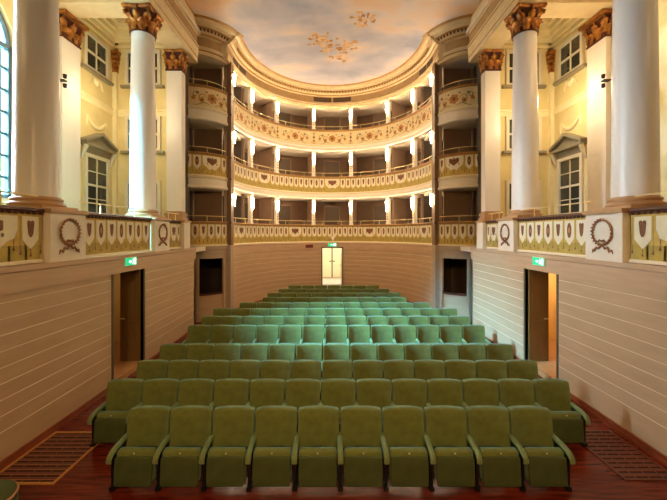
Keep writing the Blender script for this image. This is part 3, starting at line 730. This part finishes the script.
for s in (-1, 1):
    for k, (y, w) in CPOS.items():
        c = col0 if firstc else dup(col0); p = ped0 if firstc else dup(ped0); firstc = False
        c.location = (s*(4.95 if k == 0 else 4.92), y, 3.49); c['group'] = 'gallery columns'; c['label'] = ('massive white marble column, nearest on the %s, its capital out of view' if k == 0 else 'slender looking white marble column with full gilt capital on the %s') % sn(s)
        p.location = (s*WX, y, 2.65); p.rotation_euler = (0, 0, 0 if s < 0 else pi); p['group'] = 'column pedestals'
        p['label'] = 'white pedestal with brown wreath under the %s column on the %s' % (w, sn(s))
    # end pier (square) with capital
    r = thing('square_pier', 'square ivory pier with gilt capital beside the side boxes on the %s' % sn(s), 'pier', (s*4.97, 11.05, 3.49), kind='thing', group='square piers')
    MB().box(-.235, .235, -.13, .13, .3, ZC0-3.49).build('shaft', M['marble'], r, True)
    MB().box(-.30, .30, -.2, .2, 0, .1).box(-.27, .27, -.17, .17, .1, .16).box(-.29, .29, -.19, .19, .16, .24).box(-.25, .25, -.15, .15, .24, .3).build('base', M['slab'], r, True)
    c = MB(); capital(c, .24, ZC1-ZC0, True); c.v = [(x, y*.75, z) for x, y, z in c.v]; cap = c.build('acanthus_leaf_capital', [M['gold'], M['bell']], r, True); cap.location = (0, 0, ZC0-3.49)
    a = MB(); abacus(a, .22, ZC1-ZC0, ZC1-ZC0); a.v = [(x, y*.75, z) for x, y, z in a.v]; a.build('abacus', M['gold'], cap, True)
    r = thing('end_pedestal', 'narrow plain pedestal closing the gallery parapet on the %s' % sn(s), 'pedestal', (s*WX, 10.6, 2.65), kind='thing', group='end pedestals')
    MB().box(s*WX, s*(WX+.9), 10.36, 10.8, 2.652, 3.42).build('block', M['ped'], r)
    MB().box(s*(WX-.03), s*(WX+.92), 10.33, 10.83, 3.42, 3.485).box(s*(WX+.2), s*(WX+.92), 10.83, 11.3, 2.66, 3.485).build('cap_slab', M['slab'], r)
    # outer wall pilasters answering the columns
    for y, w in ((9.0, 'beside the pedimented window'), (5.0, 'nearer the stage')):
        if y < 6 and s < 0: y = 5.0
        r = thing('wall_pilaster', 'flat ivory pilaster with gilt capital on the %s gallery wall %s' % (sn(s), w), 'pilaster', (s*GX, y+.33, 2.64), kind='thing', group='wall pilasters')
        MB().box(s*(GX-.13), s*GX, y, y+.66, 2.95, ZC0).build('shaft', M['marble'], r)
        MB().box(s*(GX-.2), s*GX, y-.06, y+.72, 2.645, 2.95).build('base', M['slab'], r)
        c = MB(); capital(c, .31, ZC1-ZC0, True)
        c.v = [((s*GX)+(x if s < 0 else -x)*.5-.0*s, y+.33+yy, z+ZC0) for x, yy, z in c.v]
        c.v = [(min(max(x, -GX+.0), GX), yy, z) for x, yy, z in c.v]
        cap = c.build('acanthus_leaf_capital', [M['gold'], M['bell']], r)
        MB().box(s*(GX-.3), s*GX, y-.1, y+.76, ZC1-.08, ZC1).build('abacus', M['gold'], cap)
    # thin corner pilaster
    r = thing('corner_pilaster', 'thin ivory corner pilaster with small gilt capital in the %s gallery corner' % sn(s), 'pilaster', (s*GX, 11.3, 2.64), kind='thing', group='corner pilasters')
    MB().box(s*(GX-.12), s*GX, 11.28, 11.4, 2.86, 8.3).build('shaft', M['pale'], r)
    cc = MB()
    for i in range(5): cc.box(s*(GX-.13-.02*i), s*GX, 11.27-.02*i, 11.4, 8.3+.14*i, 8.3+.14*(i+1)-.03)
    cc.build('capital', M['gold'], r)

# gallery parapets between the pedestals
def gal(s, y0, y1, label, gar=(), pitch=.31, gw=1.05):
    P = sidepath(s, PX, y0, y1); L = P.L
    f = lambda p: paint_pennants(p, .03, L-.03, 2.66, 3.40, pitch, [g-y0 for g in gar], gw=gw)
    n = max(2, int(L/1.1)); parapet('gallery_parapet', label, P, 0, L, 2.66, 3.42, f, posts=[L*(i+.5)/n for i in range(n)], group='gallery parapets', capm='caprail')
for s in (-1, 1):
    gal(s, 2.9, 5.37, 'gallery parapet nearest the stage on the %s, with a large wreath' % sn(s), [4.47])
    gal(s, 6.23, 8.59, 'gallery parapet between the two columns on the %s, painted with pennants' % sn(s))
    gal(s, 9.45, 10.33, 'short gallery parapet beyond the farther column on the %s' % sn(s), [9.89], .22, .42)

# ------------------------------------------------------------------ gallery windows
def window(n, s, plane, c, z0, z1, w, kind):
    """plane 'x': on outer wall, c = y ; plane 'y': on end wall, c = x"""
    if plane == 'x':
        B = lambda mb, a0, a1, b0, b1, d0, d1, m=0: mb.box(s*(GX-d0), s*(GX-d1), c+a0, c+a1, b0, b1, m)
        r = sroot('window_%d' % n, (s*GX, c, z0))
    else:
        B = lambda mb, a0, a1, b0, b1, d0, d1, m=0: mb.box(c+a0, c+a1, 11.4-d1, 11.4-d0, b0, b1, m)
        r = sroot('window_%d' % n, (c, 11.4, z0))
    h = w/2; f = MB()
    for a0, a1, b0, b1 in ((-h-.1, -h, z0-.08, z1+.1), (h, h+.1, z0-.08, z1+.1), (-h, h, z1, z1+.1), (-h, h, z0-.08, z0)): B(f, a0, a1, b0, b1, 0, .07)
    f.build('frame', M['winframe'], r)
    g = MB(); B(g, -h, h, z0, z1, .0, .012); g.build('pane', M['glass_dark'], r)
    mu = MB(); B(mu, -.02, .02, z0, z1, .012, .035)
    rows = 4 if kind == 'ped' else 2
    for i in range(1, rows): zz = z0+(z1-z0)*i/rows; B(mu, -h, h, zz-(.03 if i == rows//2 else .014), zz+(.03 if i == rows//2 else .014), .012, .04)
    mu.build('muntin', M['winframe'], r)
    sl = MB(); B(sl, -h-.22, h+.22, z0-.16, z0-.08, 0, .13); sl.build('sill', M['pediment'], r)
    if kind == 'ped':
        fr = MB(); B(fr, -h-.12, h+.12, z1+.1, z1+.3, 0, .05); fr.build('frieze', M['pediment'], r)
        pe = MB(); B(pe, -h-.22, h+.22, z1+.3, z1+.38, 0, .2)
        if plane == 'x':
            A = [(c-h-.24, z1+.38), (c+h+.24, z1+.38), (c+h+.24, z1+.44), (c, z1+.74), (c-h-.24, z1+.44)]; C = [(c-h-.2, z1+.46), (c+h+.2, z1+.46), (c, z1+.76)]
            for dd, A in ((.1, A), ): 
                n_ = len(A); vs = [(s*GX, y, z) for y, z in A]+[(s*(GX-dd), y, z) for y, z in A]
                pe.add(vs, [tuple(range(n_)), tuple(range(n_, 2*n_))]+[(i, (i+1) % n_, n_+(i+1) % n_, n_+i) for i in range(n_)])
            for sg in (-1, 1):   # raking cornices
                y0, y1 = c+sg*(h+.26), c
                pe.hexa([(s*GX, y0, z1+.38), (s*(GX-.23), y0, z1+.38), (s*(GX-.23), y1, z1+.7), (s*GX, y1, z1+.7), (s*GX, y0, z1+.46), (s*(GX-.23), y0, z1+.46), (s*(GX-.23), y1, z1+.79), (s*GX, y1, z1+.79)])
        pe.build('pediment', M['pediment'], r)
        for sg in (-1, 1):
            co = MB()
            y = c+sg*(h+.2)
            co.tube([(s*(GX-.04), y, z1-.1), (s*(GX-.07), y, z1+.05), (s*(GX-.13), y, z1+.2), (s*(GX-.17), y, z1+.29)], [.03, .05, .06, .07], 8)
            co.build('console', M['winframe'], r)
    return r
wn = 2
for s in (-1, 1):
    window(wn, s, 'x', 10.5, 3.72, 5.32, .9, 'ped'); wn += 1
    window(wn, s, 'x', 10.48, 7.95, 8.85, .9, 'up'); wn += 1
    for z0, z1 in ((3.0, 4.72), (5.85, 6.8), (7.97, 8.95)): window(wn, s, 'y', s*6.18, z0, z1, .95, 'end'); wn += 1
    # stucco reliefs on the outer wall
    for k, (zc, lab) in enumerate(((7.6, 'scroll'), (6.5, 'swag'))):
        t = MB(); x = s*(GX-.02)
        if k == 0:
            for q in (-1, 1): t.tube([(x, 10.5+q*(.05+.25*a-.0), zc+.12*sin(5*a)) for a in [i/10 for i in range(11)]], [.05-.003*i for i in range(11)], 6)
            t.lathe([(.0, zc-.1), (.07, zc-.05), (.09, zc+.03), (.0, zc+.16)], (x, 10.5), 8)
        else:
            t.tube([(x, 10.5+.42*(2*a-1), zc-.25*sin(pi*a)) for a in [i/12 for i in range(13)]], [.03+.04*sin(pi*i/12) for i in range(13)], 6)
            for q in (-1, 1): t.tube([(x, 10.5+q*.42, zc+.03), (x, 10.5+q*.45, zc-.28)], [.05, .015], 6)
        tag(t.build('stucco_relief', M['pale']), 'pale stucco %s on the yellow wall above the pediment on the %s' % (lab, sn(s)), 'wall ornament', 'stucco reliefs')
    # flood lamp fixture clipped on the pilaster edge
    fx = thing('flood_lamp', 'small dark twin flood lamp clipped to the gallery pilaster on the %s' % sn(s), 'lamp', (s*(GX-.2), 8.9, 7.0))
    MB().box(s*(GX-.28), s*(GX-.1), 8.86, 8.98, 6.98, 7.01).build('bracket', M['black'], fx)
    for dz in (.1, -.14): MB().lathe([(.025, 7.0+dz-.05), (.04, 7.0+dz-.04), (.048, 7.0+dz+.05), (.035, 7.0+dz+.055)], (s*(GX-.26), 8.92), 10).build('lamp_head', M['black'], fx)

# big arched window at the left edge
r = sroot('window_1', (-GX-.15, 6.7, 3.85)); wc, wr, wsp, wb = 6.7, 1.1, 7.2, 3.85
X = -GX-.12; f = MB()
f.box(X-.05, X+.05, wc-wr, wc-wr+.09, wb, wsp); f.box(X-.05, X+.05, wc+wr-.09, wc+wr, wb, wsp); f.box(X-.05, X+.05, wc-wr, wc+wr, wb, wb+.1); f.box(X-.05, X+.05, wc-wr, wc+wr, wsp-.05, wsp+.05)
f.tube([(X, wc+(wr-.05)*cos(pi*i/20), wsp+(wr-.05)*sin(pi*i/20)) for i in range(21)], .055, 8)
f.build('frame', M['blueframe'], r)
mu = MB()
for i in range(1, 4): y = wc-wr+2*wr*i/4; mu.box(X-.03, X+.03, y-.03, y+.03, wb, wsp)
for i in range(1, 7): z = wb+(wsp-wb)*i/7; mu.box(X-.025, X+.025, wc-wr, wc+wr, z-.028, z+.028)
mu.tube([(X, wc+.55*cos(pi*i/16), wsp+.55*sin(pi*i/16)) for i in range(17)], .022, 6)
for i in range(1, 5): a = pi*i/5; mu.tube([(X, wc+.3*cos(a)*.0, wsp), (X, wc+wr*.97*cos(a), wsp+wr*.97*sin(a))], .02, 6)
mu.build('muntin', M['blueframe'], r)
g = MB(); n = 20
g.add([(X, wc-wr, wb), (X, wc+wr, wb)]+[(X, wc+wr*cos(pi*i/n), wsp+wr*sin(pi*i/n)) for i in range(n+1)], [tuple(range(n+3))]); g.build('pane', M['pane'], r)
MB().box(-GX-.3, -GX+.12, wc-wr-.1, wc+wr+.1, wb-.1, wb).build('sill', M['ped'], r)
# courtyard with a tree outside
struct(MB().box(-30, -GX-.3, -10, 40, -.2, 0).build('ground_courtyard', M['lawn']))
tr = thing('courtyard_tree', 'leafy green tree in the courtyard outside the tall arched window', 'tree', (-13.2, 14.0, 0))
MB().tube([(-13.2, 14.0, 0), (-13.1, 13.9, 2.4), (-13.3, 14.1, 4.6)], [.2, .16, .08], 8).build('trunk', M['bark'], tr)
lv = MB()
for i in range(900):
    a = Vector((rnd.gauss(0, 1), rnd.gauss(0, 1), rnd.gauss(0, .8))).normalized()*(rnd.random()**.4)*1.5
    c = Vector((-13.2, 14.0, 4.6))+a; u = Vector((rnd.gauss(0, 1), rnd.gauss(0, 1), rnd.gauss(0, 1))).normalized(); w = u.orthogonal().normalized()
    lv.add([c-u*.14, c+w*.07, c+u*.14, c-w*.07], [(0, 1, 2, 3)])
lv.build('foliage', M['leaf'], tr)

# ------------------------------------------------------------------ theatre seats
def pillow(mb, w, h, th, r, corner, nx=12, nz=10, bend=None, m=0, r2=None):
    """upholstered slab centred on x, z from 0 to h, front at y=-th/2; bend(x,z)->dy"""
    def ax(n, L, rr):
        t = [0, .12*rr, .4*rr, rr]; k = n-6; mid = [rr+(L-2*rr)*i/k for i in range(1, k)]
        return t+mid+[L-q for q in t[::-1]]
    xs = [x-w/2 for x in ax(nx, w, r)]; zs = ax(nz, h, r)
    X, Z = len(xs), len(zs); front = []; back = []
    for z in zs:
        for x in xs:
            # shrink corners to round them
            cx, cz = max(0, abs(x)-(w/2-corner)), max(0, abs(z-h/2)-(h/2-corner)); l = math.hypot(cx, cz)
            px, pz = x, z
            if l > corner:
                k = corner/l; px = math.copysign(w/2-corner+cx*k, x); pz = h/2+math.copysign(h/2-corner+cz*k, z-h/2)
            e = min(w/2-abs(x), min(z, h-z)); e = max(0, min(r, e)); drop = r-sqrt(max(0, r*r-(r-e)**2))
            dy = bend(px, pz) if bend else 0
            yf = -th/2+min(drop, th/2); yb = th/2-min(drop, th/2)
            front.append((px, yf+dy, pz)); back.append((px, yb+dy, pz))
    fs = [(j*X+i, j*X+i+1, (j+1)*X+i+1, (j+1)*X+i) for j in range(Z-1) for i in range(X-1)]
    mb.add(front, fs, m, True); mb.add(back, [f[::-1] for f in fs], m, True)
    per = [i for i in range(X)]+[j*X+X-1 for j in range(1, Z)]+[(Z-1)*X+i for i in range(X-2, -1, -1)]+[j*X for j in range(Z-2, 0, -1)]
    vs = [front[i] for i in per]+[back[i] for i in per]; n = len(per)
    mb.add(vs, [(i, n+i, n+(i+1) % n, (i+1) % n) for i in range(n)], m, True)
    return mb
PITCH = .55
def arm_mesh(x, mb=None):
    mb = mb or MB(); prof = [(-.02, .45, .515), (-.1, .452, .515), (-.2, .447, .512), (-.3, .437, .503), (-.37, .42, .488), (-.415, .395, .462), (-.435, .37, .425), (-.432, .36, .375)]
    rings = []
    for y, z0, z1 in prof:
        hw = .034; zc = (z0+z1)/2; hz = (z1-z0)/2
        rings.append([(x+hw*cos(a)*(1 if abs(cos(a)) < .9 else 1), y, zc+hz*sin(a)) for a in [2*pi*k/10 for k in range(10)]])
    mb.loft(rings, 0); return mb
def side_mesh(x):
    mb = MB(); mb.box(x-.016, x+.016, -.36, -.01, .06, .44).box(x-.03, x+.03, -.38, .1, 0, .05).box(x-.018, x+.018, -.0, .09, .05, .6)
    return mb
def make_seat():
    r = thing('theatre_seat', 'x', 'theatre seat')
    bk = MB(); pillow(bk, .534, .465, .1, .026, .024, 14, 12, lambda x, z: .05+.12*z-.06*(abs(x)/.265)**3+(.02*max(0, z-.38)/.1))
    o = bk.build('backrest', M['velvet'], r, True); o.location = (0, -.06, .34)
    sh = MB(); pillow(sh, .47, .42, .02, .008, .05, 10, 10, lambda x, z: .115+.13*z); o = sh.build('back_shell', M['doorwood'], r, True); o.location = (0, -.06, .355)
    c = MB(); pillow(c, .465, .375, .1, .04, .05, 12, 10, lambda x, z: .02*((z-.22)/.22)); o = c.build('seat_cushion', M['velvet'], r, True); o.location = (0, -.33, .11)
    p = MB(); pillow(p, .455, .335, .035, .016, .035, 12, 10, lambda x, z: .02*((z-.22)/.22)); o = p.build('seat_pan', M['velvet2'], r, True); o.location = (0, -.397, .09)
    MB().box(-.009, .009, -.388, -.38, .452, .468).build('number_plate', M['plate'], r, True)
    arm_mesh(-PITCH/2).build('armrest', M['arm'], r, True)
    side_mesh(-PITCH/2).build('side_support', M['black'], r, True)
    return r
seat0 = make_seat()
arm_r = arm_mesh(0).build('armrest', M['arm'], None); side_r = side_mesh(0).build('side_support', M['black'], None)
ROWS = list(zip([4.58, 5.45, 6.28, 7.12, 8.46, 9.35, 10.28, 11.13, 12.06, 12.97, 13.88, 14.83], [10, 13, 13, 13, 13, 13, 13, 11, 9, 9, 8, 7]))
RZ = [0, 0, 0, .03, .065, .077, .086, .09, .09, .09, .09, .09]
RN = ['front row', 'second row', 'third row', 'fourth row', 'fifth row, behind the cross aisle', 'sixth row', 'seventh row', 'eighth row', 'ninth row', 'tenth row', 'eleventh row', 'last row by the rear door']
first = True; endparts = False
for k, (d_, n) in enumerate(ROWS):
    for i in range(n):
        o = seat0 if first else dup(seat0); first = False
        x = (i-(n-1)/2)*PITCH
        o.location = (x+(.03 if k < 4 else .05), d_, RZ[k]); o['group'] = 'green theatre seats in rows'
        pos = ORD[i]+' from the left' if i < n-1 else 'at the right end'
        if i == 0: pos = 'at the left end'
        o['label'] = 'green velvet tip-up seat %s of the %s' % (pos, RN[k])
        if i == n-1:
            for src in (arm_r, side_r):
                c = src if not endparts else src.copy()
                if endparts: COL.objects.link(c)
                c.parent = o; c.location = (PITCH/2, 0, 0)
            endparts = True
# stool cut by the corner of the view
pf = thing('round_stool', 'round upholstered stool cut off at the bottom left corner', 'stool', (-3.62, 3.55, 0))
MB().lathe([(0, .26), (.25, .26), (.27, .29), (.275, .38), (.26, .425), (.22, .445), (0, .455)], (-3.62, 3.55), 28).build('cushion', M['velvet2'], pf)
MB().tube([(-3.62+.268*cos(2*pi*i/28), 3.55+.268*sin(2*pi*i/28), .4) for i in range(29)], .014, 6).build('piping', M['grwood'], pf)
MB().lathe([(.262, .2), (.268, .2), (.268, .258), (.0, .258)], (-3.62, 3.55), 28).build('seat_rail', M['grwood'], pf)
for q in range(4):
    a = pi/4+pi/2*q; MB().lathe([(.016, 0), (.022, .1), (.026, .255)], (-3.62+.22*cos(a), 3.55+.22*sin(a)), 8).build('leg', M['grwood'], pf)
# ------------------------------------------------------------------ floor grilles, signs
for s, x0, x1, y0, y1 in ((-1, -4.38, -3.5, 4.31, 5.46), (1, 3.6, 4.3, 4.38, 5.5)):
    g = thing('floor_grille', ('wooden floor grille with pale border beside the left wall' if s < 0 else 'dark wooden floor grille beside the right wall'), 'floor grille', ((x0+x1)/2, (y0+y1)/2, 0))
    f = MB(); f.box(x0, x1, y0, y0+.04, .001, .012).box(x0, x1, y1-.04, y1, .001, .012).box(x0, x0+.04, y0+.04, y1-.04, .001, .012).box(x1-.04, x1, y0+.04, y1-.04, .001, .012)
    f.build('frame', M['grwood'] if s < 0 else M['grslat'], g)
    MB().box(x0+.04, x1-.04, y0+.04, y1-.04, .001, .003).build('duct', M['grdark'], g)
    sl = MB(); n = 11
    for i in range(n):
        y = y0+.06+(y1-y0-.12)*(i+.5)/n; sl.box(x0+.04, x1-.04, y-.028, y+.03, .003, .009, 0); sl.box(x0+.04, x1-.04, y-.03, y-.018, .009, .0105, 1)
    for i in range(1, 4): x = x0+(x1-x0)*i/4; sl.box(x-.01, x+.01, y0+.04, y1-.04, .009, .0095, 0)
    sl.build('slat_lattice', [M['grslat'], M['grline'] if s < 0 else M['basewood']], g)
def exit_sign(label, loc, rz, w=.42, h=.16):
    r = thing('exit_sign', label, 'exit sign', loc, rz)
    MB().box(-w/2-.012, w/2+.012, -.02, .02, -h/2-.012, h/2+.012).build('housing', M['winframe'], r, True)
    MB().box(-w/2, w/2, -.026, -.02, -h/2, h/2).build('green_panel', M['exitgreen'], r, True)
    p = MB(); q = lambda x0, x1, z0, z1: p.box(x0*w, x1*w, -.029, -.026, z0*h, z1*h)
    def poly(pts): p.add([(x*w, -.0285, z*h) for x, z in pts], [tuple(range(len(pts)))])
    q(.27, .42, -.4, .4)                                     # doorway
    poly([(.02, .1), (.02, -.1), (-.1, -.1), (-.1, -.25), (-.22, 0), (-.1, .25), (-.1, .1)])  # arrow
    p.build('pictogram', M['exitwhite'], r, True)
    m = MB(); poly2 = lambda pts: m.add([(x*w, -.032, z*h) for x, z in pts], [tuple(range(len(pts)))])
    poly2([(.13, .36), (.17, .4), (.19, .34), (.17, .26), (.13, .28)]); poly2([(.1, .22), (.2, .22), (.23, -.05), (.15, -.08)]); poly2([(.16, -.05), (.23, -.08), (.28, -.36), (.24, -.38)]); poly2([(.15, -.05), (.2, -.08), (.1, -.38), (.05, -.36)])
    m.build('running_figure', M['exitwhite'], r, True)
    return r
exit_sign('lit green exit sign above the left side doorway', (-WX+.035, 7.5, 2.5), pi/2)
exit_sign('lit green exit sign above the right side doorway', (WX-.035, 7.5, 2.5), -pi/2)
exit_sign('lit green exit sign above the rear entrance door', (.0, EY+EB-.07, 2.53), 0, .42, .16)
r = thing('red_sign_box', 'small dark red unlit sign box left of the rear exit sign', 'sign', (-1.14, EY+4.02, 2.46))
r.rotation_euler = (0, 0, .28)
MB().box(-.19, .19, 0, .06, -.08, .08).build('housing', M['redbox'], r, True); MB().box(-.16, .16, -.006, 0, -.05, .05).build('display', M['caprail'], r, True)
r = thing('emergency_lamp', 'small pale emergency lamp on the parapet above the rear exit sign', 'lamp', (.03, EY+EB-.04, 2.9))
MB().box(-.08, .08, -.1, .03, -.07, .07).build('housing', M['white'], r, True); MB().box(-.05, .05, -.14, -.1, -.16, -.07).build('lens', M['winframe'], r, True)

# ------------------------------------------------------------------ camera
cam = bpy.data.cameras.new('camera'); co = bpy.data.objects.new('camera', cam); COL.objects.link(co)
co.location = (-.09, 0, 3.1); co.rotation_euler = (pi/2, 0, 0)
cam.sensor_width = 36; cam.lens = 350/667*36; cam.shift_x = 3.0/667; cam.shift_y = -16.6/667; cam.clip_start = .05; cam.clip_end = 200
scene.camera = co

# ------------------------------------------------------------------ lights
def light(name, typ, loc, energy, color, size=.1, rot=None, **kw):
    l = bpy.data.lights.new(name, typ); l.energy = energy; l.color = color
    if typ in ('POINT', 'SPOT'): l.shadow_soft_size = size
    for k, v in kw.items(): setattr(l, k, v)
    o = bpy.data.objects.new(name, l); COL.objects.link(o); o.location = loc
    if rot is not None: o.rotation_euler = rot
    return o
WARM = (1.0, .77, .47)
for s in (-1, 1):
    light('corridor_light', 'POINT', (s*5.9, 8.6, 2.2), 5 if s < 0 else 42, (1, .88, .6), .1)
    def aim(loc, tgt): return (Vector(tgt)-Vector(loc)).to_track_quat('-Z', 'Y').to_euler()
    for dz, tgt in ((.2, (s*6.6, 11.0, 7.0)),):
        loc = (s*(GX-.5), 9.35, 7.3+dz)
        light('flood_light', 'SPOT', (s*(GX-.36), 8.99, 7.0), 14 if s < 0 else 22, (1, .8, .5), .06, (Vector((s*(GX-.25), 10.8, 7.3))-Vector((s*(GX-.36), 8.99, 7.0))).to_track_quat('-Z', 'Y').to_euler(), spot_size=radians(115), spot_blend=1.0)
    light('gallery_fill', 'POINT', (s*5.95, 9.6, 6.8), 55 if s < 0 else 85, (1, .8, .5), .15)  # unseen bare fill lights added to brighten the gallery walls
    light('gallery_fill', 'POINT', (s*6.0, 7.2, 7.5), 45, (1, .76, .46), .15)
    light('gallery_fill', 'POINT', (s*6.0, 3.6, 7.0), 30, (1, .76, .46), .15)
light('vestibule_light', 'POINT', (0, DB+1.1, 2.3), 40, (1, .93, .8), .1)
def spot(loc, tgt, e, col, ang=80, blend=1.0, size=.3): return light('front_fill_spot', 'SPOT', loc, e, col, size, (Vector(tgt)-Vector(loc)).to_track_quat('-Z', 'Y').to_euler(), spot_size=radians(ang), spot_blend=blend)
for s in (-1, 1): spot((s*1.5, -2.4, 5.6), (s*1.2, 7.5, .8), 760, (1, .66, .29), 84)  # unseen warm fill added behind the camera for the front of the hall
# daylight through the arched window
sd = Vector((6.0, 2.3, -5.2))
sun = light('daylight', 'SUN', (-20, 0, 20), 125.0, (.2, .66, 1.0)); sun.data.angle = radians(32); sun.rotation_euler = sd.to_track_quat('-Z', 'Y').to_euler()
sk = light('sky_light', 'SUN', (-20, 2, 16), 40.0, (.78, .9, 1.0)); sk.data.angle = radians(58); sk.rotation_euler = Vector((6, -.8, -2.5)).to_track_quat('-Z', 'Y').to_euler()
w = bpy.data.worlds.new('world'); scene.world = w; w.use_nodes = True
bg = w.node_tree.nodes['Background']; bg.inputs['Color'].default_value = (.55, .76, .95, 1); bg.inputs['Strength'].default_value = .6
po = bpy.data.lights.new('window_portal', 'AREA'); po.shape = 'RECTANGLE'; po.size = 2.2; po.size_y = 4.4; po.cycles.is_portal = True
p_ = bpy.data.objects.new('window_portal', po); COL.objects.link(p_); p_.location = (-GX-.35, 6.7, 6.05); p_.rotation_euler = Vector((1, 0, 0)).to_track_quat('-Z', 'Y').to_euler()

vs = scene.view_settings; vs.view_transform = 'Standard'; vs.look = 'None'; vs.exposure = 0.15; vs.gamma = 1.0; vs.use_curve_mapping = False
